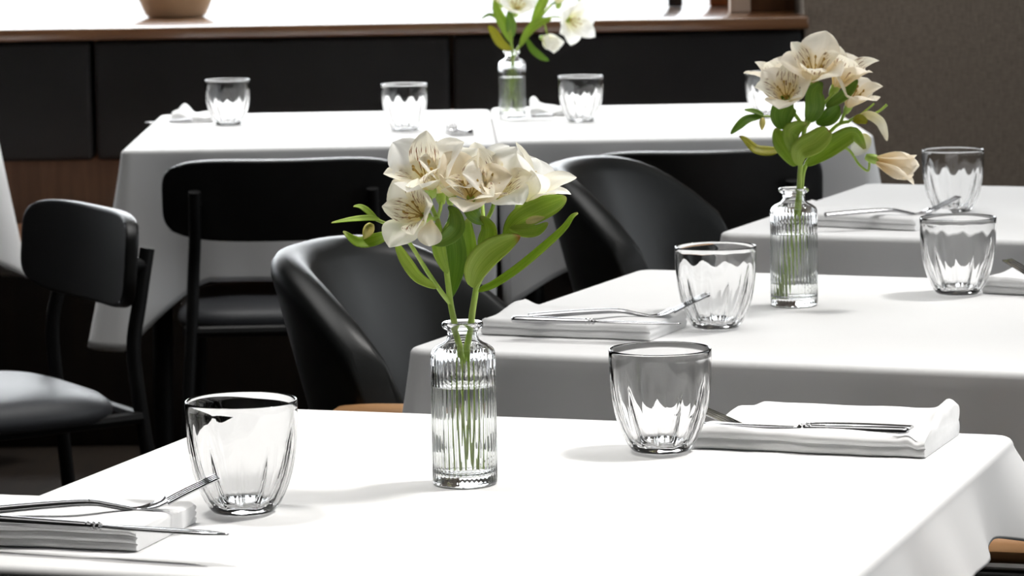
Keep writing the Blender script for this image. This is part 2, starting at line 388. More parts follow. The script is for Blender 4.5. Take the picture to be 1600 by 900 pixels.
# ------------------------------------------------------------------ dining chairs (black, metal frame)
def dining_chair(loc, rz, label):
    """faces local +y; origin on the floor under the seat centre"""
    t = tag(empty('dining_chair', (loc[0], loc[1], 0), rz), label, 'chair', 'black metal-framed dining chairs')
    # backrest: curved board
    W, H0, H1 = 0.217, 0.597, 0.743
    def board(off):
        rows = []
        for i in range(25):
            v = i / 24; row = []
            for j in range(41):
                u = -1 + 2 * j / 40
                # rounded-rectangle outline by superellipse squeeze
                uu = u; vv = -1 + 2 * v
                e = 4.0
                r_ = (abs(uu) ** e + abs(vv) ** e) ** (1 / e) if (uu or vv) else 1
                mx_ = max(abs(uu), abs(vv)) or 1
                sc = mx_ / r_ if r_ else 1
                x = uu * sc * W; z = (H0 + H1) / 2 + vv * sc * (H1 - H0) / 2
                y = -0.235 + 0.032 * (x / W) ** 2 - 0.10 * (z - H0) + off - 0.006 * (x / W) ** 2 * 0
                row.append((x, y, z + (0.008 * (x / W) ** 2 if vv > 0 else 0)))
            rows.append(row)
        return rows
    b = MB(); b.grid(board(0)); o = b.build('backrest', M_blackwood, t, smooth=60, solid=0.02)
    md = o.modifiers.new('round', 'BEVEL'); md.width = 0.004; md.segments = 2; md.limit_method = 'ANGLE'
    # posts / rear legs
    for sx in (-1, 1):
        b = MB(); b.tube(catmull([(sx * 0.158, -0.262, 0.69), (sx * 0.160, -0.246, 0.61), (sx * 0.165, -0.232, 0.54), (sx * 0.17, -0.238, 0.45), (sx * 0.18, -0.255, 0.30), (sx * 0.195, -0.285, 0.0)], 5), 0.0115, 10)
        b.tube([(sx * 0.158, -0.257, 0.665), (sx * 0.158, -0.225, 0.665)], 0.012, 10); b.build('rear_leg', M_metal, t)
        b = MB(); b.tube([(sx * 0.175, 0.19, 0.43), (sx * 0.195, 0.225, 0.0)], 0.0115, 10); b.build('front_leg', M_metal, t)
    b = MB()
    b.tube([(-0.178, -0.236, 0.435), (0.178, -0.236, 0.435)], 0.010, 8); b.tube([(-0.175, 0.19, 0.425), (0.175, 0.19, 0.425)], 0.010, 8)
    b.tube([(-0.178, -0.236, 0.435), (-0.175, 0.19, 0.425)], 0.010, 8); b.tube([(0.178, -0.236, 0.435), (0.175, 0.19, 0.425)], 0.010, 8)
    b.build('seat_frame', M_metal, t)
    # seat pad
    b = MB(); rows = []
    prof = [(0.90, 0.430), (0.985, 0.436), (1.0, 0.446), (0.985, 0.458), (0.93, 0.468), (0.80, 0.476), (0.55, 0.481), (0.25, 0.482), (0.02, 0.482)]
    for (s_, z) in [(0.02, 0.430)] + prof:
        row = []
        for j in range(64):
            a = 2 * PI * j / 64; e = 4.5
            c_, d_ = math.cos(a), math.sin(a); r_ = (abs(c_) ** e + abs(d_) ** e) ** (-1 / e)
            row.append((0.205 * s_ * r_ * c_, 0.215 * s_ * r_ * d_, z))
        rows.append(row)
    b0 = b.grid(rows, closed=True); b.fan([b0 + i for i in range(64)], True); b.fan([b0 + 9 * 64 + i for i in range(64)])
    b.build('seat', M_seat, t, smooth=70)
    return t
cb = at_y(438, 300, 6.28); dining_chair((cb.x, 6.49), math.radians(2), 'black dining chair tucked under the back-left table, its wide curved back towards us')
cc_ = at_y(1093, 300, 6.3); dining_chair((cc_.x, 6.52), math.radians(1), 'black dining chair tucked under the back-right table, behind the peach bouquet')
dining_chair((-0.858, 5.32), math.radians(119), 'black dining chair at the far left turned sideways with grey seat showing')

# ------------------------------------------------------------------ leather armchairs
def armchair(loc, rz, label, ext=0.0):
    """faces local +x"""
    t = tag(empty('leather_armchair', (loc[0], loc[1], 0), rz), label, 'armchair', 'black leather armchairs with wooden arms')
    hw, sag, th = 0.225, 0.12, 0.05
    rows = []
    NU = 33
    for i in range(NU):
        u = -1 + 2 * i / (NU - 1); au = abs(u)
        y = hw * (u * (1 - 0.06 * (1 - au)))
        x0 = -sag * (1 - au ** 2.6)
        ztop = 0.797 - 0.012 * au ** 2 - 0.085 * au ** 7
        # plan normal (outwards)
        dx = sag * 2.6 * au ** 1.6 * (1 if u > 0 else -1) / hw
        nx, ny = -1.0, dx; l_ = math.hypot(nx, ny); nx /= l_; ny /= l_
        row = []
        zb = 0.40
        def pt(z, o):     # o outward offset
            k = (z - 0.45)
            rec = 0.22 * k + 0.25 * k * k     # recline
            fwd = 0.05 * sstep(0.6, 1.0, au) * (0.80 - z) / 0.35             # wings come forward towards the arms
            bulge = 0.012 * math.sin(PI * min(1, max(0, (z - zb) / (ztop - zb))))
            return (x0 - rec + fwd + nx * (o + (bulge if o > 0 else -bulge * 0.5)), y + ny * o, z)
        h = th / 2
        zs = [zb + (ztop - h - zb) * k / 9 for k in range(10)]
        for z in zs: row.append(pt(z, h))
        for k in range(1, 6):
            a = PI * k / 6
            row.append(pt(ztop - h + math.sin(a) * h, h * math.cos(a)))
        for z in reversed(zs): row.append(pt(z, -h))
        rows.append(row)
    b = MB(); b0 = b.grid(rows, closed=True); n = len(rows[0])
    b.fan([b0 + j for j in range(n)], True); b.fan([b0 + (NU - 1) * n + j for j in range(n)])
    o = b.build('backrest', M_leather, t, smooth=180)
    md = o.modifiers.new('round', 'BEVEL'); md.width = 0.016; md.segments = 4; md.limit_method = 'ANGLE'; md.angle_limit = math.radians(55)
    # seat cushion
    b = MB(); rr = []
    for (s_, z) in [(0.02, 0.36), (0.92, 0.36), (1.0, 0.375), (1.0, 0.43), (0.97, 0.452), (0.85, 0.468), (0.5, 0.475), (0.02, 0.475)]:
        row = []
        for j in range(56):
            a = 2 * PI * j / 56; e = 4; c_, d_ = math.cos(a), math.sin(a); q = (abs(c_) ** e + abs(d_) ** e) ** (-1 / e)
            row.append((0.13 + 0.24 * s_ * q * c_, 0.225 * s_ * q * d_, z))
        rr.append(row)
    b0 = b.grid(rr, closed=True); b.fan([b0 + i for i in range(56)], True); b.fan([b0 + 7 * 56 + i for i in range(56)])
    b.build('seat', M_leather, t, smooth=70)
    for sy in (-1, 1):
        # wooden arm and front leg in one bent piece, back leg separate
        b = MB(); b.tube(catmull([(-0.07, sy * 0.245, 0.616), (-0.02, sy * 0.260, 0.622), (0.04 + ext * 0.7, sy * 0.266, 0.624), (0.085 + ext, sy * 0.265, 0.619), (0.107 + ext, sy * 0.26, 0.59)], 6), 0.016, 14, sx=1.6, sy=1.0)
        b.build('arm', M_wood, t)
        y0, y1 = sorted((sy * 0.243, sy * 0.268)); box('side_panel', -0.02, 0.065 + ext, y0, y1, 0.41, 0.604, M_leather, t, bevel=0.006)
        b = MB(); b.tube([(0.103 + ext, sy * 0.26, 0.59), (0.16 + ext, sy * 0.255, 0.0)], [0.016, 0.012], 12); b.build('front_leg', M_wood, t)
        b = MB(); b.tube([(-0.03, sy * 0.25, 0.42), (-0.12, sy * 0.27, 0.0)], [0.018, 0.012], 12); b.build('rear_leg', M_wood, t)
    return t
armchair((-0.045, 4.30), A2, 'black leather armchair left of the middle table, behind the nearest vase')
armchair((0.30, 5.45), A3, 'black leather armchair left of the right-hand table, in front of the back chairs')
d1 = Vector((math.cos(A1), math.sin(A1)))
r1 = Vector(c1) + d1 * 0.3625
armchair(r1 + d1 * 0.135 + Vector((-d1.y, d1.x)) * 0.24, A1 + PI, 'armchair at the lower right corner with only its wooden arm showing', 0.135)

# ------------------------------------------------------------------ tumblers
def tumbler_mesh():
    Hh, R = 0.0905, 0.045
    pr = [(0, .50), (.012, .56), (.04, .615), (.09, .675), (.16, .745), (.25, .82), (.35, .88), (.46, .925), (.58, .96), (.70, .982), (.82, .995), (.92, 1.0), (.975, 1.0)]
    prof = [(0, 0.0008), (R * .40, 0.0008), (R * .46, 0.0)]
    prof += [(R * r, Hh * t, ('o', t)) for t, r in pr]
    prof += [(R * 0.998, Hh * 0.988), (R * 0.991, Hh * 0.996), (R * 0.980, Hh), (R * 0.969, Hh * 0.996), (R * 0.961, Hh * 0.988)]
    for t, r in reversed(pr[3:]):
        th = 0.0020 + 0.0040 * (1 - sstep(0.1, 0.55, t))
        prof.append((R * r - th, Hh * t + (0.0025 if t < 0.12 else 0), ('i', t)))
    zb = Hh * .09 - 0.0005
    prof += [(R * .46, zb + 0.001), (R * .30, zb), (0, zb)]
    def rf(r, z, a, tg):
        if not tg: return r
        k, t = tg
        am = sstep(0.0, 0.10, t) * (1 - sstep(0.45, 0.80, t))
        c = abs(math.sin(a * 5.0))           # ten flutes with sharp ridges
        if k == 'o': return r - 0.0010 * am * (1 - c) + 0.0004 * am
        return r - 0.0034 * am * (1 - c) ** 1.2
    b = MB(); b.lathe(prof, 120, rf); return b
gl0 = tumbler_mesh().build('glass_tumbler', M_glass, None, smooth=75)
def tumbler(px, py, label, first=[True]):
    p = at(px, py, 0.75)
    o = gl0 if first[0] else gl0.copy()
    if not first[0]: C.objects.link(o)
    first[0] = False
    o.location = (p.x, p.y, 0.7512); o.rotation_euler = (0, 0, random.uniform(0, 1))
    tag(o, label, 'glass', 'fluted glass tumblers'); return o
tumbler(381, 801, 'clear fluted tumbler at the lower left of the nearest table, the largest in view')
tumbler(1033, 706, 'clear fluted tumbler right of the nearest vase, beside the folded napkin')
tumbler(1119, 513, 'clear fluted tumbler on the middle table, just left of its vase')
tumbler(1497, 460, 'clear fluted tumbler on the middle table at the far right')
tumbler(1489, 332, 'clear fluted tumbler on the right-hand table against the brown wall')
tumbler(357, 196, 'blurred tumbler beside the crumpled napkin, leftmost on the back tables')
tumbler(633, 205, 'blurred tumbler on the back-left table, above the cream bouquet')
tumbler(908, 191, 'blurred tumbler on the back-right table, right of the back vase')
tumbler(1200, 184, 'blurred tumbler on the back table, mostly hidden behind the peach bouquet')

# ------------------------------------------------------------------ vases with water
def vase_parts():
    R = 0.0272; n = 252
    outp = [(0, 0.0015), (R * .80, 0.0015), (R * .92, 0.0), (R * .985, 0.0012), (R, 0.004), (R, 0.0065, 'r0'), (R, 0.010, 'r')]
    outp += [(R, 0.010 + (0.104 - 0.010) * k / 6, 'r') for k in range(1, 7)]
    outp += [(R, 0.107, 'r0'), (R * .985, 0.1105), (R * .93, 0.1135), (R * .80, 0.1162), (R * .62, 0.1185), (R * .51, 0.1208), (0.0127, 0.1235), (0.0126, 0.127), (0.0132, 0.1292),
             (0.0158, 0.1304), (0.0172, 0.1318), (0.0175, 0.1335), (0.0170, 0.1352), (0.0155, 0.1360), (0.0130, 0.1358), (0.0112, 0.1340), (0.0105, 0.130)]
    inn = [(0.0103, 0.124), (0.0115, 0.1205), (R * .55, 0.1165), (R * .75, 0.1135), (R * .86, 0.110), (R * .895, 0.105)]
    inn += [(R * .90, 0.105 - (0.105 - 0.014) * k / 6) for k in range(1, 7)] + [(R * .86, 0.0105), (R * .7, 0.009), (0, 0.009)]
    def rf(r, z, a, tg):
        if tg == 'r': return r - 0.0008 * (1 - abs(math.sin(a * 21)))
        if tg == 'r0': return r - 0.0003 * (1 - abs(math.sin(a * 21)))
        return r
    g = MB(); g.lathe(outp + inn, n, rf)
    wz = 0.083; rw = R * .90 + 0.0003
    wp = [(0, 0.0087), (R * .7, 0.0087), (R * .86 + .0003, 0.0103), (rw, 0.014), (rw, 0.05), (rw, wz), (rw - 0.0012, wz - 0.0006), (0, wz - 0.0008)]
    wa = MB(); wa.lathe(wp, 96)
    return g, wa
g_, wa_ = vase_parts()
v0 = empty('bud_vase', (0, 0, 0))
g_.build('glass_body', M_glass, v0, smooth=60); wa_.build('water', M_water, v0, smooth=50)
VASES = []
for i, (px, py, lab) in enumerate([(727, 757, 'ribbed clear glass bud vase on the nearest table, half filled with water'),
                                   (1241, 478, 'ribbed clear glass bud vase on the middle table holding the peach flowers'),
                                   (801, 186, 'small clear glass bud vase on the back tables holding white flowers')]):
    v = v0 if i == 0 else copy_tree(v0)
    p = at(px, py, 0.75); v.location = (p.x, p.y, 0.7512); v.rotation_euler = (0, 0, i * 0.3)
    tag(v, lab, 'vase', 'ribbed glass bud vases'); VASES.append(Vector((p.x, p.y, 0.7512)))

# ------------------------------------------------------------------ flowers
def frame_from(d, up=Vector((0, 0, 1))):
    d = d.normalized()
    if abs(d.dot(up)) > 0.97: up = Vector((0, 1, 0))
    a = up.cross(d).normalized(); b = d.cross(a).normalized()
    return a, b, d
def petal_mesh(length, width, curl, pointed, seed, cup=0.25, ruffle=0.03, a0=0.3):
    """petal grows along +z and opens towards +x; u along, v across"""
    rnd = random.Random(seed); b = MB(); rows = []
    nu, nv = 14, 9
    x = z = 0.0; ang = a0; ds = length / (nu - 1); ph = rnd.uniform(0, 6)
    for i in range(nu):
        u = i / (nu - 1)
        wd = width * 0.5 * (max(0.0, math.sin(PI * (0.02 + 0.98 * u) ** 1.35)) ** 0.82 + 0.04)
        row = []
        for j in range(nv):
            v = -1 + 2 * j / (nv - 1)
            off = cup * wd * (v * v) + ruffle * wd * math.sin(v * 5 + u * 7 + ph) * u
            row.append((x - off * math.cos(ang) , v * wd, z + off * math.sin(ang)))
        rows.append(row)
        x += math.sin(ang) * ds; z += math.cos(ang) * ds
        ang += curl(u) * ds / length
    b.grid(rows, uv=True); return b
PETALS = {}
def petal_data(kind, mat_):
    key = (kind, mat_.name)
    if key in PETALS: return PETALS[key]
    out = []
    for sd in range(3):
        if kind == 'outer': b = petal_mesh(0.045, 0.033, lambda u: 0.55 + 2.0 * u * u, 0.75, sd, 0.15, 0.16, 0.38)
        elif kind == 'inner': b = petal_mesh(0.046, 0.023, lambda u: 0.45 + 1.6 * u * u, 0.95, sd + 5, 0.3, 0.12, 0.30)
        elif kind == 'closed': b = petal_mesh(0.042, 0.026, lambda u: 0.12 + 0.35 * u * u, 0.85, sd + 9, 0.4, 0.08, 0.12)
        elif kind == 'curl': b = petal_mesh(0.046, 0.022, lambda u: 0.6 + 3.6 * u * u, 0.9, sd + 13, 0.3, 0.05)
        o = b.build('petal', mat_, None, smooth=180, recalc=False)
        md = o.data; C.objects.unlink(o); bpy.data.objects.remove(o); out.append(md)
    PETALS[key] = out; return out
AN = {}
def throat_mesh():
    b = MB()
    b.lathe([(0, -0.004), (0.0028, -0.003), (0.0042, 0.001), (0.0046, 0.006), (0.003, 0.010), (0, 0.010)], 10)
    return b
def stamen_mesh():
    b = MB(); rnd = random.Random(3)
    for k in range(6):
        a = k * PI / 3 + 0.3; r = 0.006 + 0.003 * rnd.random(); h = 0.026 + 0.006 * rnd.random()
        pts = catmull([(0, 0, 0.008), (r * 0.4 * math.cos(a), r * 0.4 * math.sin(a), h * 0.6), (r * math.cos(a), r * math.sin(a), h)], 3)
        b.tube(pts, 0.0005, 5); e = Vector(pts[-1]); b.tube([e - Vector((0, 0, .0015)), e, e + Vector((0, 0, .002))], [0.0006, 0.0013, 0.0006], 6)
    return b
_t = throat_mesh().build('flower', M_stem, None); TH = _t.data; bpy.data.objects.remove(_t)
_t = stamen_mesh().build('stamens', M_anther, None); ST = _t.data; bpy.data.objects.remove(_t)
def flower(parent, pos, dirv, size, spin=0.0, pm=None, inm=None, kind='open', rnd=random):
    a, b, d = frame_from(Vector(dirv))
    Mx = Matrix((a, b, d)).transposed().to_4x4(); Mx.translation = Vector(pos)
    f = bpy.data.objects.new('flower', TH); link(f, parent)
    f.matrix_local = Mx @ Matrix.Rotation(spin, 4, 'Z') @ Matrix.Diagonal((size, size, size, 1))
    pm = pm or M_petal; inm = inm or M_petal_in
    for k in range(6):
        outer = k % 2 == 0
        kd = ('outer' if outer else 'inner') if kind == 'open' else ('closed' if kind == 'closed' else ('curl' if outer else 'inner'))
        me = petal_data(kd, pm if outer else inm)[rnd.randrange(3)]
        p = bpy.data.objects.new('petal', me); link(p, f)
        ang = k * PI / 3 + rnd.uniform(-0.12, 0.12)
        sc = rnd.uniform(0.9, 1.1)
        p.matrix_local = Matrix.Rotation(ang, 4, 'Z') @ Matrix.Translation((0.002, 0, 0.002 + (0.001 if outer else 0))) @ Matrix.Rotation(rnd.uniform(-0.12, 0.12), 4, 'Y') @ Matrix.Diagonal((sc, sc, sc, 1))
    if kind != 'closed':
        s = bpy.data.objects.new('stamens', ST); link(s, f)
    return f
def leaf(parent, pts, width, mat_, twist=0.0, facing=(0, -1, 0.3), cup=0.25, name='leaf', peak=0.45):
    c = catmull(pts, 6); k = len(c); b = MB(); rows = []; fv = Vector(facing).normalized()
    for i, p in enumerate(c):
        t = (c[min(i + 1, k - 1)] - c[max(i - 1, 0)]).normalized()
        sidev = t.cross(fv).normalized() if t.cross(fv).length > 1e-4 else Vector((1, 0, 0))
        u = i / (k - 1)
        sidev = Matrix.Rotation(twist * u, 3, t) @ sidev
        nv = sidev.cross(t).normalized()
        e = math.log(0.5) / math.log(peak)
        wd = width * 0.5 * (math.sin(PI * min(1.0, max(0.0, u)) ** e) ** 0.85 if 0 < u < 1 else 0) + 0.0006
        rows.append([p + sidev * (v * wd) + nv * (cup * wd * v * v) for v in (-1, -0.66, -0.33, 0, 0.33, 0.66, 1)])
    b.grid(rows, uv=True); return b.build(name, mat_, parent, smooth=180, recalc=False, solid=0.0005)
def bud(parent, pos, dirv, ln, r, mat_=None):
    a, b_, d = frame_from(Vector(dirv)); m_ = MB()
    m_.lathe([(0, 0)] + [(r * math.sin(PI * (0.08 + 0.92 * t)) ** 0.75 * (1.1 - 0.35 * t), ln * t) for t in (0.02, 0.12, 0.25, 0.4, 0.55, 0.7, 0.83, 0.93)] + [(0, ln)], 12,
             lambda rr, z, an, tg: rr * (1 - 0.10 * (1 - abs(math.sin(an * 1.5)))))
    o = m_.build('bud', mat_ or M_bud, parent, smooth=80)
    Mx = Matrix((a, b_, d)).transposed().to_4x4(); Mx.translation = Vector(pos); o.matrix_local = Mx
    return o
def stemtube(parent, pts, r0, r1, name='stem'):
    c = catmull(pts, 6); k = len(c)
    b = MB(); b.tube(c, [r0 + (r1 - r0) * i / (k - 1) for i in range(k)], 8); return b.build(name, M_stem, parent, smooth=80)
class Bq:
    """local frame of one bouquet: millimetres right (x), away (y), up (z) from the vase foot, given as photo offsets"""
    def __init__(s, base, px, py):
        s.base = base; s.px, s.py = px, py; s.k = FPX / ((base - CP).dot(F_))
    def __call__(s, px, py, dy=0.0):
        k = s.k * (1 - dy / 2.9 if s.base.y < 3.5 else 1)
        z = (s.py - py) / k / 0.99 - dy * 0.16 * 0
        # objects further away appear higher: compensate for the downward view
        z -= dy * 0.17 if s.base.y < 3.5 else dy * 0.12
        return Vector(((px - s.px) / k + 0.016 * z, dy, z))
def D(x, z, y): return Vector((x, y, z))      # direction right, up, away

# ---- bouquet 1 (nearest vase)
B = Bq(VASES[0], 727, 757); R1 = random.Random(11)
sA = tag(empty('alstroemeria_stem', VASES[0]), 'cream alstroemeria stem leaning left in the nearest vase, with drooping yellow bud', 'flower', 'cream flowers in the nearest vase')
stemtube(sA, [B(716, 735, 0.004), B(727, 610, 0.0), B(712, 515, -0.004), B(705, 478, -0.004), B(699, 430, -0.004), B(692, 380, 0.0), B(684, 345, 0.0)], 0.0028, 0.0022)
stemtube(sA, [B(704, 476, -0.004), B(690, 458, -0.008), B(668, 425, -0.012), B(648, 392, -0.016), B(630, 366, -0.02), B(606, 352, -0.022), B(588, 344, -0.022)], 0.0022, 0.0014, 'side_stem')
stemtube(sA, [B(684, 345, 0.0), B(674, 320, 0.0), B(672, 292, 0.008)], 0.0018, 0.0016, 'pedicel')
stemtube(sA, [B(684, 345, 0.0), B(676, 345, -0.012), B(672, 338, -0.016)], 0.0018, 0.0016, 'pedicel')
stemtube(sA, [B(690, 372, 0.0), B(704, 345, 0.006), B(705, 315, 0.01)], 0.0018, 0.0016, 'pedicel')
flower(sA, B(676, 306, 0.004), D(-0.25, 0.75, -0.65), 1.12, 0.5, M_petal_w, M_petal_in, 'open', R1)
flower(sA, B(671, 345, -0.012), D(-0.50, 0.35, -0.8), 0.95, 0.1, M_petal, M_petal_in, 'open', R1)
flower(sA, B(705, 318, 0.004), D(0.10, 0.85, -0.55), 0.98, 0.9, M_petal_w, M_petal_in, 'open', R1)
bud(sA, B(583, 350, -0.022), D(-0.45, -0.9, -0.2), 0.015, 0.0052)
leaf(sA, [B(596, 345, -0.022), B(578, 343, -0.026), B(550, 345, -0.03), B(521, 349, -0.03)], 0.006, M_leaf, 0.4, (0, -0.7, 0.7))
leaf(sA, [B(592, 345, -0.022), B(578, 333, -0.02), B(566, 325, -0.018), B(555, 324, -0.016)], 0.005, M_leaf, 0.3, (0, -0.7, 0.7))
leaf(sA, [B(612, 366, -0.02), B(590, 376, -0.024), B(562, 380, -0.026), B(539, 362, -0.024)], 0.011, M_leaf, 0.5, (0, -1, 0.5))
leaf(sA, [B(632, 366, -0.02), B(628, 352, -0.02), B(622, 341, -0.02)], 0.006, M_leaf, 0.2)
leaf(sA, [B(684, 452, -0.010), B(655, 436, -0.016), B(636, 412, -0.02), B(625, 392, -0.022), B(621, 380, -0.022)], 0.010, M_leaf_b, 0.5, (0.3, -1, 0.2))
leaf(sA, [B(700, 430, -0.006), B(688, 400, -0.010), B(684, 372, -0.012), B(686, 345, -0.012)], 0.010, M_leaf, 0.2, (0.2, -1, 0.1))
leaf(sA, [B(703, 470, 0.004), B(712, 430, 0.008), B(714, 395, 0.008), B(708, 360, 0.006), B(706, 340, 0.0)], 0.016, M_leaf_d, 0.3, (-0.3, -1, 0.1))
leaf(sA, [B(678, 383, -0.018), B(698, 376, -0.026), B(714, 360, -0.028), B(712, 338, -0.024), B(702, 326, -0.02)], 0.013, M_leaf_d, 0.4, (0.1, -1, 0.3))
leaf(sA, [B(726, 300, 0.02), B(732, 280, 0.02), B(740, 258, 0.02), B(745, 243, 0.02)], 0.013, M_leaf_d, 0.2, (-0.5, -1, 0.2))
# hanging peach petal below the left flower
pz = bpy.data.objects.new('petal', petal_data('closed', M_petal_p)[0]); link(pz, sA)
a_, b_, d_ = frame_from(D(-0.1, -1, -0.25), Vector((0, -1, 0)))
Mx = Matrix((a_, b_, d_)).transposed().to_4x4(); Mx.translation = B(676, 346, -0.045); pz.matrix_local = Mx @ Matrix.Rotation(PI / 2, 4, 'Z') @ Matrix.Diagonal((0.6, 0.75, 0.55, 1))

sB = tag(empty('alstroemeria_stem', VASES[0]), 'cream alstroemeria stem leaning right in the nearest vase, with long narrow leaf', 'flower', 'cream flowers in the nearest vase')
stemtube(sB, [B(746, 735, -0.004), B(726, 610, 0.006), B(736, 510, 0.004), B(740, 480, 0.004), B(744, 455, 0.004), B(748, 420, 0.006), B(754, 385, 0.008), B(756, 355, 0.008)], 0.0030, 0.0022)
stemtube(sB, [B(745, 452, 0.004), B(764, 415, 0.0), B(784, 378, -0.002), B(800, 352, -0.002), B(808, 336, -0.002)], 0.0022, 0.0018, 'side_stem')
stemtube(sB, [B(756, 357, 0.008), B(746, 340, 0.004), B(738, 325, -0.002)], 0.0018, 0.0016, 'pedicel')
flower(sB, B(752, 306, 0.026), D(0.05, 0.9, -0.35), 0.95, 0.6, M_petal_w, M_petal_in, 'curl', R1)
flower(sA, B(690, 318, 0.026), D(-0.15, 0.95, -0.15), 1.0, 0.3, M_petal_w, M_petal_in, 'curl', R1)
stemtube(sB, [B(756, 357, 0.008), B(754, 330, 0.018), B(752, 308, 0.025)], 0.0018, 0.0016, 'pedicel')
stemtube(sA, [B(684, 345, 0.0), B(688, 334, 0.014), B(690, 320, 0.025)], 0.0018, 0.0016, 'pedicel')
stemtube(sB, [B(756, 357, 0.008), B(768, 335, 0.008), B(772, 322, 0.006)], 0.0018, 0.0016, 'pedicel')
flower(sB, B(736, 322, -0.008), D(0.02, 0.62, -0.75), 0.95, 0.2, M_petal_p, M_petal_in, 'open', R1)
flower(sB, B(775, 318, 0.0), D(0.12, 0.62, -0.75), 1.02, 1.1, M_petal_w, M_petal_in, 'open', R1)
flower(sB, B(811, 333, -0.004), D(0.50, 0.85, -0.12), 1.08, 0.35, M_petal_w, M_petal, 'open', R1)
bud(sB, B(822, 353, -0.016), D(0.92, 0.25, -0.2), 0.017, 0.0040, M_petal)
leaf(sB, [B(738, 452, -0.006), B(745, 425, -0.014), B(765, 400, -0.02), B(792, 383, -0.022), B(813, 374, -0.022)], 0.0215, M_leaf_b, 0.35, (-0.45, -1, 0.25), 0.35, peak=0.42)
leaf(sB, [B(748, 458, 0.0), B(772, 450, -0.004), B(810, 425, -0.006), B(850, 392, -0.006), B(880, 364, -0.006), B(893, 346, -0.006), B(902, 340, -0.004)], 0.0085, M_leaf, 0.7, (-0.3, -0.5, 0.85), 0.35, peak=0.24)
leaf(sB, [B(788, 375, -0.004), B(808, 352, -0.010), B(840, 336, -0.014), B(868, 324, -0.014), B(884, 315, -0.012)], 0.020, M_leaf, 0.5, (-0.3, -0.8, 0.55), 0.3)
leaf(sB, [B(796, 362, -0.008), B(815, 366, -0.018), B(838, 366, -0.02), B(856, 354, -0.018)], 0.010, M_leaf, 0.4, (-0.1, -0.8, 0.5), 0.3)
leaf(sB, [B(752, 400, 0.004), B(760, 385, -0.004), B(764, 362, -0.006), B(752, 342, -0.006)], 0.014, M_leaf, 0.3, (-0.2, -1, 0.2))
leaf(sB, [B(740, 440, 0.012), B(730, 400, 0.014), B(728, 370, 0.012), B(732, 345, 0.008)], 0.016, M_leaf, 0.2, (0.3, -1, 0.1))
leaf(sB, [B(756, 352, 0.004), B(745, 342, -0.016), B(733, 330, -0.020), B(722, 322, -0.018)], 0.014, M_leaf_d, 0.3, (0, -1, 0.4))

# ---- bouquet 2 (middle table)
B = Bq(VASES[1], 1241, 478); R2 = random.Random(23)
sC = tag(empty('alstroemeria_stem', VASES[1]), 'pale peach alstroemeria stem with upright blooms in the middle vase', 'flower', 'peach flowers in the middle vase')
stemtube(sC, [B(1216, 468, 0.002), B(1238, 380, 0.0), B(1246, 305, 0.0), B(1248, 270, 0.0), B(1250, 235, 0.0), B(1256, 195, 0.0)], 0.0032, 0.0026)
for e in ((1226, 168), (1270, 145), (1300, 150)):
    stemtube(sC, [B(1254, 205, 0.0), B((1254 + e[0]) / 2, (200 + e[1]) / 2, 0.0), B(e[0], e[1], -0.002)], 0.0022, 0.0018, 'pedicel')
flower(sC, B(1226, 168, -0.004), D(-0.12, 0.62, -0.75), 1.15, 0.4, M_petal_p, M_petal_in, 'open', R2)
flower(sC, B(1268, 138, 0.0), D(0.0, 0.75, -0.65), 1.25, 1.2, M_petal_p, M_petal_in, 'open', R2)
flower(sC, B(1298, 150, 0.006), D(0.42, 0.85, -0.25), 1.25, 0.2, M_petal_p, M_petal_in, 'open', R2)
flower(sC, B(1222, 150, 0.03), D(-0.25, 0.95, 0.0), 1.1, 0.7, M_petal_p, M_petal_in, 'open', R2)
leaf(sC, [B(1242, 262, 0.0), B(1222, 235, -0.01), B(1212, 218, -0.012), B(1208, 204, -0.012)], 0.024, M_leaf, 0.3, (0.3, -1, 0.2))
leaf(sC, [B(1222, 206, -0.005), B(1218, 185, -0.008), B(1226, 166, -0.008), B(1236, 160, -0.008)], 0.028, M_leaf_d, 0.2, (0, -1, 0))
leaf(sC, [B(1246, 255, -0.004), B(1230, 218, -0.014), B(1238, 205, -0.016), B(1256, 198, -0.016)], 0.020, M_leaf, 0.4, (0.2, -1, 0.3))
leaf(sC, [B(1244, 262, -0.004), B(1246, 240, -0.02), B(1268, 228, -0.026), B(1284, 214, -0.024), B(1290, 210, -0.02)], 0.026, M_leaf_b, 0.3, (-0.3, -1, 0.4), 0.3)
leaf(sC, [B(1216, 236, 0.0), B(1200, 240, -0.006), B(1178, 238, -0.01), B(1160, 222, -0.01), B(1152, 216, -0.01)], 0.015, M_leaf_y, 0.6, (0.1, -0.8, 0.6))
leaf(sC, [B(1260, 195, 0.0), B(1268, 175, -0.01), B(1268, 150, -0.012), B(1280, 135, -0.01)], 0.022, M_leaf_d, 0.2, (0, -1, 0.1))
stemtube(sC, [B(1240, 215, 0.0), B(1218, 196, -0.004), B(1200, 186, -0.006), B(1186, 186, -0.006)], 0.0014, 0.001, 'side_stem')
leaf(sC, [B(1188, 186, -0.006), B(1166, 190, -0.008), B(1150, 202, -0.008), B(1139, 212, -0.008)], 0.011, M_leaf_d, 0.4, (0, -0.8, 0.6))
leaf(sC, [B(1190, 184, -0.006), B(1176, 178, -0.006), B(1160, 175, -0.006)], 0.006, M_leaf_d, 0.2, (0, -0.8, 0.6))
bud(sC, B(1188, 187, -0.006), D(-0.05, -1, -0.1), 0.015, 0.004)
sD = tag(empty('alstroemeria_stem', VASES[1]), 'pale peach alstroemeria stem with one bloom drooping right from the middle vase', 'flower', 'peach flowers in the middle vase')
stemtube(sD, [B(1226, 466, -0.004), B(1242, 380, 0.004), B(1250, 305, 0.003), B(1254, 270, 0.003), B(1266, 245, 0.004), B(1284, 222, 0.006), B(1306, 200, 0.006), B(1322, 195, 0.006)], 0.003, 0.002)
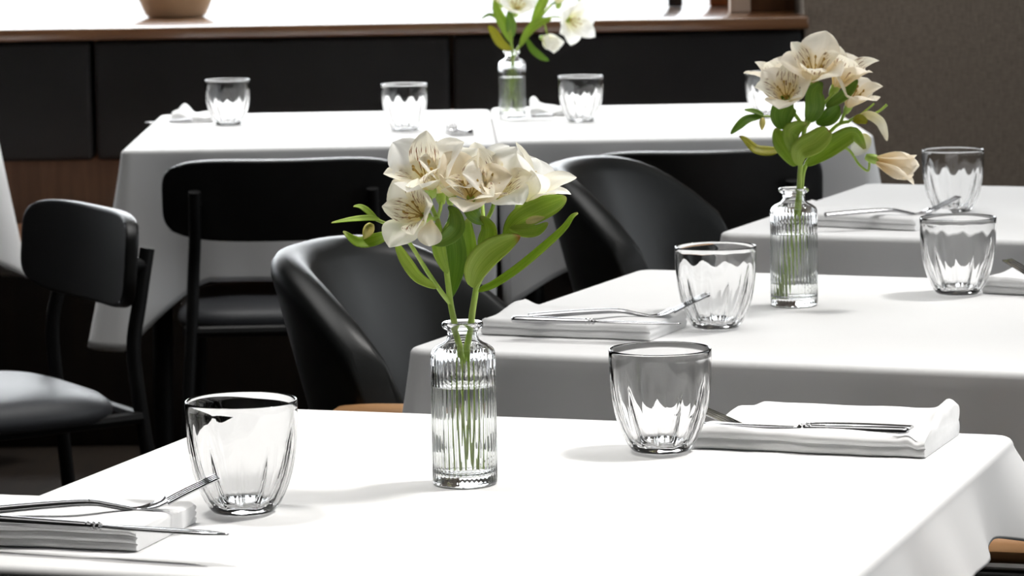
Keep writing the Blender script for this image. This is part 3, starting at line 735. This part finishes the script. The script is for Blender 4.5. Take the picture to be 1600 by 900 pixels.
stemtube(sD, [B(1322, 196, 0.006), B(1334, 188, 0.0), B(1345, 184, 0.0)], 0.0018, 0.0014, 'pedicel')
stemtube(sD, [B(1290, 232, -0.002), B(1320, 238, -0.01), B(1338, 262, -0.012), B(1352, 272, -0.012), B(1354, 256, -0.012)], 0.0015, 0.0014, 'pedicel')
stemtube(sD, [B(1310, 198, 0.006), B(1318, 180, 0.006), B(1326, 172, 0.006)], 0.002, 0.0016, 'pedicel')
flower(sD, B(1353, 252, -0.012), D(0.93, -0.25, -0.25), 1.25, 0.3, M_petal_p, M_petal_p, 'closed', R2)
flower(sD, B(1320, 178, 0.006), D(0.30, 0.75, -0.45), 1.05, 0.5, M_petal_p, M_petal_p, 'open', R2)
leaf(sD, [B(1334, 192, 0.0), B(1352, 186, -0.002), B(1370, 196, -0.004), B(1378, 212, -0.004), B(1382, 226, -0.004)], 0.010, M_petal, 0.5, (0.2, -1, 0.2), 0.3, 'petal')
leaf(sD, [B(1346, 214, 0.0), B(1345, 228, -0.008), B(1334, 240, -0.010), B(1326, 246, -0.010)], 0.018, M_petal_w, 0.3, (0, -1, 0.2), 0.3, 'petal')
leaf(sD, [B(1330, 195, 0.0), B(1340, 192, -0.004), B(1352, 198, -0.004)], 0.010, M_leaf_y, 0.3, (0, -1, 0.2))
leaf(sD, [B(1258, 262, -0.004), B(1282, 244, -0.014), B(1304, 228, -0.016), B(1330, 216, -0.014), B(1348, 240, -0.012)], 0.022, M_leaf, 0.5, (-0.2, -0.9, 0.5), 0.3)
leaf(sD, [B(1272, 196, 0.002), B(1290, 190, -0.004), B(1302, 176, -0.006), B(1308, 172, -0.006)], 0.018, M_leaf_d, 0.3, (0, -1, 0.4))
leaf(sD, [B(1286, 172, -0.006), B(1304, 162, -0.014), B(1322, 148, -0.016), B(1334, 132, -0.014)], 0.012, M_leaf_d, 0.3, (-0.3, -1, 0.4))
stemtube(sD, [B(1334, 190, 0.0), B(1350, 178, 0.0), B(1362, 168, 0.0)], 0.0012, 0.001, 'side_stem')
stemtube(sD, [B(1352, 188, 0.0), B(1370, 180, 0.0), B(1382, 170, 0.0)], 0.0012, 0.0016, 'side_stem')

# ---- bouquet 3 (back tables)
B = Bq(VASES[2], 801, 186); R3 = random.Random(31)
sE = tag(empty('alstroemeria_stem', VASES[2]), 'white alstroemeria stem rising left in the back vase', 'flower', 'white flowers in the back vase')
stemtube(sE, [B(792, 176, 0.002), B(799, 120, 0.0), B(801, 90, 0.0), B(798, 60, 0.0), B(800, 25, 0.0), B(806, 5, 0.0)], 0.0034, 0.0026)
flower(sE, B(806, 26, 0.0), D(0.1, 0.6, -0.75), 1.45, 0.4, M_petal_w, M_petal_w, 'open', R3)
flower(sE, B(782, 10, 0.02), D(-0.2, 0.8, -0.5), 1.4, 0.1, M_petal_w, M_petal_w, 'open', R3)
leaf(sE, [B(800, 82, 0.0), B(782, 70, -0.01), B(770, 52, -0.012), B(762, 42, -0.012)], 0.020, M_leaf_y, 0.4, (0.2, -1, 0.2))
leaf(sE, [B(800, 70, 0.0), B(788, 45, -0.01), B(776, 20, -0.012), B(772, 2, -0.012)], 0.022, M_leaf, 0.3, (0.2, -1, 0.2))
leaf(sE, [B(799, 62, 0.0), B(798, 40, -0.01), B(794, 20, -0.012)], 0.020, M_leaf_d, 0.3, (0, -1, 0.1))
leaf(sE, [B(780, 34, -0.006), B(766, 26, -0.01), B(752, 32, -0.01)], 0.008, M_leaf_d, 0.3, (0, -0.8, 0.6))
sF = tag(empty('alstroemeria_stem', VASES[2]), 'white alstroemeria stem bending right in the back vase with drooping leaf', 'flower', 'white flowers in the back vase')
stemtube(sF, [B(808, 176, -0.002), B(802, 120, 0.003), B(804, 88, 0.003), B(822, 60, 0.004), B(845, 30, 0.004), B(862, 10, 0.004)], 0.0032, 0.0024)
for e, ctrl in (((890, 40), (870, 30)), ((855, 60), (850, 38))):
    stemtube(sF, [B(842, 34, 0.004), B(ctrl[0], ctrl[1], 0.0), B(e[0], e[1], -0.004)], 0.002, 0.0016, 'pedicel')
flower(sF, B(884, 34, -0.004), D(0.40, -0.10, -0.8), 1.45, 0.4, M_petal_w, M_petal_w, 'open', R3)
flower(sF, B(846, 62, -0.006), D(0.45, -0.20, -0.7), 1.25, 0.2, M_petal_w, M_petal_w, 'closed', R3)
flower(sF, B(872, 14, 0.0), D(0.1, 0.8, -0.5), 1.5, 0.9, M_petal_w, M_petal_w, 'open', R3)
leaf(sF, [B(822, 62, 0.0), B(832, 80, -0.006), B(846, 92, -0.008), B(858, 98, -0.008)], 0.014, M_leaf_d, 0.4, (0, -0.9, 0.5))
leaf(sF, [B(812, 76, 0.0), B(826, 52, -0.008), B(845, 38, -0.010), B(862, 34, -0.008)], 0.018, M_leaf, 0.4, (-0.2, -1, 0.4))
leaf(sF, [B(830, 48, 0.0), B(842, 20, -0.006), B(852, 0, -0.008), B(858, -14, -0.008)], 0.020, M_leaf, 0.3, (-0.2, -1, 0.2))
leaf(sF, [B(860, 12, 0.0), B(890, -2, -0.004), B(905, 2, -0.004), B(906, 22, -0.004)], 0.010, M_leaf_d, 0.3, (0, -1, 0.3))

# ------------------------------------------------------------------ napkins
def napkin(loc, rz, ln, wd, hf, seed, label, layers=3, nx=46, ny=26, th=0.02):
    """folded cloth: local x along the long side, y away; hf(u,v) extra height of the top; layered folded rim"""
    rnd = random.Random(seed); b = MB()
    ph = [rnd.uniform(0, 6) for _ in range(6)]
    # closed loop cross-section in (y,z): front rim with grooves between the layers, top, back rim, bottom
    nr = layers * 6
    rows = []
    for i in range(nx):
        u = i / (nx - 1); x = (u - 0.5) * ln
        row = []
        wob = 0.0012 * math.sin(u * 9 + ph[0]) + 0.0008 * math.sin(u * 23 + ph[1])
        endk = min(1.0, min(u, 1 - u) / 0.02)
        t = th * (0.94 + 0.06 * math.sin(u * 5 + ph[2])) + hf(u, 0.02)
        for k in range(nr + 1):                       # front rim bottom -> top
            q = k / nr; g = abs(math.sin(PI * q * layers)) ** 0.6
            row.append((x, -wd / 2 - 0.004 * g + wob * (1 + q), t * q))
        for k in range(1, ny):
            v = k / ny
            row.append((x, (v - 0.5) * wd, th + hf(u, v) + 0.0010 * math.sin(u * 11 + v * 6 + ph[3])))
        t2 = th + hf(u, 0.98)
        for k in range(nr + 1):
            q = 1 - k / nr; g = abs(math.sin(PI * q * layers)) ** 0.6
            row.append((x, wd / 2 + 0.004 * g + wob, t2 * q))
        if endk < 1:
            row = [(p[0], p[1] * (0.97 + 0.03 * endk), p[2] * (0.88 + 0.12 * endk)) for p in row]
        rows.append(row)
    b0 = b.grid(rows, closed=True); n = len(rows[0])
    b.fan([b0 + j for j in range(n)], True); b.fan([b0 + (nx - 1) * n + j for j in range(n)])
    o = b.build('napkin', M_napkin, None, smooth=65)
    o.location = (loc[0], loc[1], 0.7512); o.rotation_euler = (0, 0, rz)
    tag(o, label, 'napkin', 'folded white napkins'); return o
def place_between(pl, pr):
    a, b = Vector(pl[:2]), Vector(pr[:2]); return (a + b) / 2, math.atan2((b - a).y, (b - a).x), (b - a).length
# nearest table, left: right end at (210..290), runs out of the frame at the left
e0, e1 = at(215, 864, 0.75), at(-200, 846, 0.75)
mid, rz, ln = place_between(e1, e0); nrm2 = Vector((-math.sin(rz), math.cos(rz)))
NL = (mid + nrm2 * 0.06, rz, ln)
napkin(NL[0], rz, ln, 0.12, lambda u, v: -0.002 * sstep(0.3, 1, v), 1, 'folded white napkin under fork and knife at the lower left corner', 3, th=0.0185)
# nearest table, right
e0, e1 = at(1085, 702, 0.75), at(1445, 718, 0.75)
mid, rzR, lnR = place_between(e0, e1); nrm2 = Vector((-math.sin(rzR), math.cos(rzR)))
def hR(u, v):
    valley = -0.008 * math.exp(-((v - 0.55) / 0.16) ** 2) * (1 - sstep(0.86, 0.97, u))
    back = 0.004 * sstep(0.68, 0.86, v) * sstep(0.08, 0.14, u)
    cr = sstep(0.86, 0.99, u)
    return valley + back + cr * (0.011 * math.exp(-((v - 0.80) / 0.32) ** 2) + 0.002 * math.sin(v * 17 + u * 30) + 0.0025 * math.sin(u * 70 + v * 5))
NR_ = (mid + nrm2 * 0.065, rzR, lnR)
napkin(NR_[0], rzR, lnR, 0.13, hR, 2, 'folded white napkin with crumpled end at the right of the nearest table', 2, nx=70, ny=40, th=0.0185)
# middle table, left
e0, e1 = at(752, 524, 0.75), at(1016, 534, 0.75)
mid, rzM, lnM = place_between(e0, e1); nrm2 = Vector((-math.sin(rzM), math.cos(rzM)))
NM = (mid + nrm2 * 0.06, rzM, lnM)
napkin(NM[0], rzM, lnM, 0.12, lambda u, v: 0.006 * math.exp(-((u - 0.02) / 0.05) ** 2) * sstep(0.3, 0.8, v), 3, 'folded white napkin with fork on the middle table, left of the tumbler', 2, th=0.0185)
# middle table, right
e0, e1 = at(1535, 460, 0.75), at(1800, 470, 0.75)
mid, rzN, lnN = place_between(e0, e1); nrm2 = Vector((-math.sin(rzN), math.cos(rzN)))
NN = (mid + nrm2 * 0.06, rzN, lnN)
napkin(NN[0], rzN, lnN, 0.12, lambda u, v: 0.0, 4, 'folded white napkin cut off at the right edge on the middle table', 2, th=0.0185)
# right-hand table
e0, e1 = at(1205, 352, 0.75), at(1430, 362, 0.75)
mid, rzO, lnO = place_between(e0, e1); nrm2 = Vector((-math.sin(rzO), math.cos(rzO)))
NO = (mid + nrm2 * 0.06, rzO, lnO)
napkin(NO[0], rzO, lnO, 0.12, lambda u, v: 0.006 * math.exp(-((u - 0.02) / 0.06) ** 2), 5, 'folded white napkin on the right-hand table, behind the middle vase', 2, th=0.0185)
# back tables: loosely folded napkins
def crumple(px0, px1, py, label, seed, peak=0.5, hh=0.02, wd=0.12):
    e0, e1 = at(px0, py, 0.75), at(px1, py - 1, 0.75)
    mid, rz, ln = place_between(e0, e1)
    rn = random.Random(seed); p_ = [rn.uniform(0, 6) for _ in range(4)]
    def h(u, v):
        return hh * (math.exp(-((u - peak) / 0.18) ** 2) * (0.6 + 0.4 * math.sin(v * 6 + p_[0])) + 0.3 * abs(math.sin(u * 7 + p_[1] + v * 3))) * math.sin(PI * min(1, max(0.05, v))) ** 0.5
    return napkin(mid + Vector((0, wd / 2)), rz, ln, wd, h, seed, label, 2, th=0.010), mid, rz, ln
K1 = crumple(268, 338, 193, 'rumpled white napkin at the left end of the back tables', 7, 0.2, 0.026)
K2 = crumple(700, 735, 213, 'small white napkin at the front edge of the back-left table above the bouquet', 8, 0.3, 0.012, 0.08)
K3 = crumple(828, 892, 183, 'rumpled white napkin between back vase and tumbler', 9, 0.12, 0.026)

# ------------------------------------------------------------------ cutlery
def orient(o, a, b, roll_up=Vector((0, 0, 1))):
    """place a thing modelled along +x from a to b (length kept by the model)"""
    d = (b - a).normalized(); s = roll_up.cross(d).normalized(); u = d.cross(s)
    Mx = Matrix((d, s, u)).transposed().to_4x4(); Mx.translation = a; o.matrix_world = Mx
def fork(label, ln=0.20):
    t = tag(empty('fork'), label, 'fork', 'steel table forks')
    # side profile (x,z): handle, dip of the neck, tines rising
    hpts = catmull([(0, 0, 0.002), (ln * .25, 0, 0.004), (ln * .48, 0, 0.0045), (ln * .58, 0, 0.001), (ln * .66, 0, -0.003)], 6)
    k = len(hpts)
    b = MB(); b.tube(hpts, [0.0042 - 0.0014 * sstep(0.1, 0.8, i / (k - 1)) for i in range(k)], 10, sx=1.4, sy=0.8); b.build('handle', M_steel, t)
    b = MB()
    for zz in (0.455, 0.475, 0.495): b.tube([(ln * zz - 0.0012, 0, 0.0044), (ln * zz, 0, 0.0044), (ln * zz + 0.0012, 0, 0.0044)], [0.0026, 0.0034, 0.0026], 10, sx=1.3, sy=0.9)
    b.build('collar', M_steel, t)
    rows = []
    for u in [i / 8 for i in range(9)]:
        x = ln * (.64 + .16 * u); z = -0.003 - 0.002 * math.sin(PI * u * .9) + 0.006 * u * u; wv = 0.003 + 0.0085 * sstep(0.1, 0.8, u)
        rows.append([(x, v * wv, z + 0.0015 * v * v) for v in (-1, -.5, 0, .5, 1)])
    b = MB(); b.grid(rows); b.build('fork_head', M_steel, t, smooth=180, solid=0.0016)
    for q in range(4):
        y = (-1.5 + q) * 0.0058
        b = MB(); b.tube(catmull([(ln * .795, y, 0.0012), (ln * .85, y, 0.0065), (ln * .92, y * .97, 0.0125), (ln, y * .93, 0.0190)], 4), [0.0013] * 12 + [0.0007], 6)
        b.build('tine', M_steel, t)
    return t
def knife(label, ln=0.22):
    t = tag(empty('table_knife'), label, 'knife', 'steel table knives')
    hp = [(ln * f, 0, 0.003) for f in (0, .01, .03, .10, .25, .40, .46)]
    b = MB(); b.tube(hp, [0.0024, 0.0044, 0.0050, 0.0050, 0.0044, 0.0038, 0.0034], 12, sx=1.3, sy=0.8); b.build('handle', M_steel, t)
    b = MB()
    for zz in (0.44, 0.462, 0.484): b.tube([(ln * zz - 0.0015, 0, 0.003), (ln * zz, 0, 0.003), (ln * zz + 0.0015, 0, 0.003)], [0.0028, 0.0036, 0.0028], 10, sx=1.3, sy=0.95)
    b.build('collar', M_steel, t)
    rows = []
    for u in [i / 12 for i in range(13)]:
        x = ln * (.48 + .52 * u); wv = 0.0045 + 0.0045 * sstep(0, .25, u); cut = (1 - sstep(.8, 1.0, u) * 0.85)
        rows.append([(x, -wv * 0.6 * (1 if u < .8 else cut), 0.0026), (x, 0, 0.0034), (x, wv * cut, 0.0028)])
    b = MB(); b.grid(rows); b.build('blade', M_steel, t, smooth=30, solid=0.0012)
    return t
def zup(v, z): return Vector((v.x, v.y, z))
TN = 0.7512 + 0.0185
# nearest table, left napkin: fork tines rise at the right, knife crossing below
orient(fork('steel fork with raised tines on the napkin at the lower left', 0.20), at(-62, 806, TN + 0.004), at(325, 783, TN + 0.004))
orient(knife('steel knife on the lower left napkin, blade pointing at the tumbler', 0.21), at(-30, 817, TN + 0.001), at(356, 841, TN + 0.001))
# nearest table, right napkin: handles at the right, laid in the fold
orient(fork('steel fork in the fold of the right-hand napkin, tines hidden by the tumbler', 0.20), at(1425, 674, TN - 0.002), at(1096, 672, TN - 0.013))
orient(knife('steel knife in the fold of the right-hand napkin on the nearest table', 0.20), at(1420, 680, TN - 0.003), at(1130, 668, TN - 0.003))
# middle table, left
orient(fork('steel fork on the middle napkin, tines leaning towards the tumbler', 0.20), at(826, 497, TN + 0.003), at(1096, 487, TN + 0.003))
orient(knife('steel knife beside the fork on the middle table napkin', 0.19), at(800, 503, TN + 0.0005), at(1050, 510, TN + 0.0005))
# middle table, right
orient(fork('steel fork poking out of the napkin at the right edge', 0.19), at(1790, 448, TN + 0.003), at(1542, 428, TN + 0.003))
# right-hand table
orient(fork('steel fork on the right-hand table napkin, pointing at the tumbler', 0.20), at(1290, 338, TN + 0.003), at(1455, 330, TN + 0.003))
# back tables
orient(knife('dark little knife under the rumpled napkin, left end of back tables', 0.10), at(300, 190, 0.756), at(262, 192, 0.756))
orient(knife('dark little knife beside the napkin next to the back vase', 0.10), at(866, 182, 0.757), at(826, 184, 0.757))
orient(fork('small fork on the napkin above the cream bouquet', 0.10), at(735, 207, 0.770), at(690, 200, 0.770))

# ------------------------------------------------------------------ things on the window ledge
b = MB()
bp = at(275, 26, 0.9)
b.lathe([(0, 0.0), (0.066, 0.0), (0.072, 0.004), (0.080, 0.02), (0.092, 0.05), (0.100, 0.08), (0.104, 0.11), (0.101, 0.112), (0.096, 0.11), (0.088, 0.07), (0.074, 0.025), (0.05, 0.012), (0, 0.010)], 56)
o = b.build('bowl', M_bowl, None); o.location = (bp.x, bp.y, 0.9003)
tag(o, 'round beige ceramic bowl standing on the window ledge', 'bowl')
q0, q1 = at(1110, 10, 0.9), at(1151, 10, 0.9)
o = box('wooden_box', -0.5 * (q1.x - q0.x), 0.5 * (q1.x - q0.x), -0.03, 0.03, 0, 0.16, M_red, bevel=0.004); o.location = ((q0.x + q1.x) / 2, 8.70, 0.9003)
tag(o, 'red-brown wooden box on the ledge beside the pale post', 'box')
q0, q1 = at(1044, 10, 0.9), at(1066, 10, 0.9)
o = box('dark_canister', -0.5 * (q1.x - q0.x), 0.5 * (q1.x - q0.x), -0.015, 0.015, 0, 0.14, M_dark, bevel=0.004); o.location = ((q0.x + q1.x) / 2, 8.70, 0.9003)
tag(o, 'small dark canister on the ledge, left of the wooden box', 'canister')
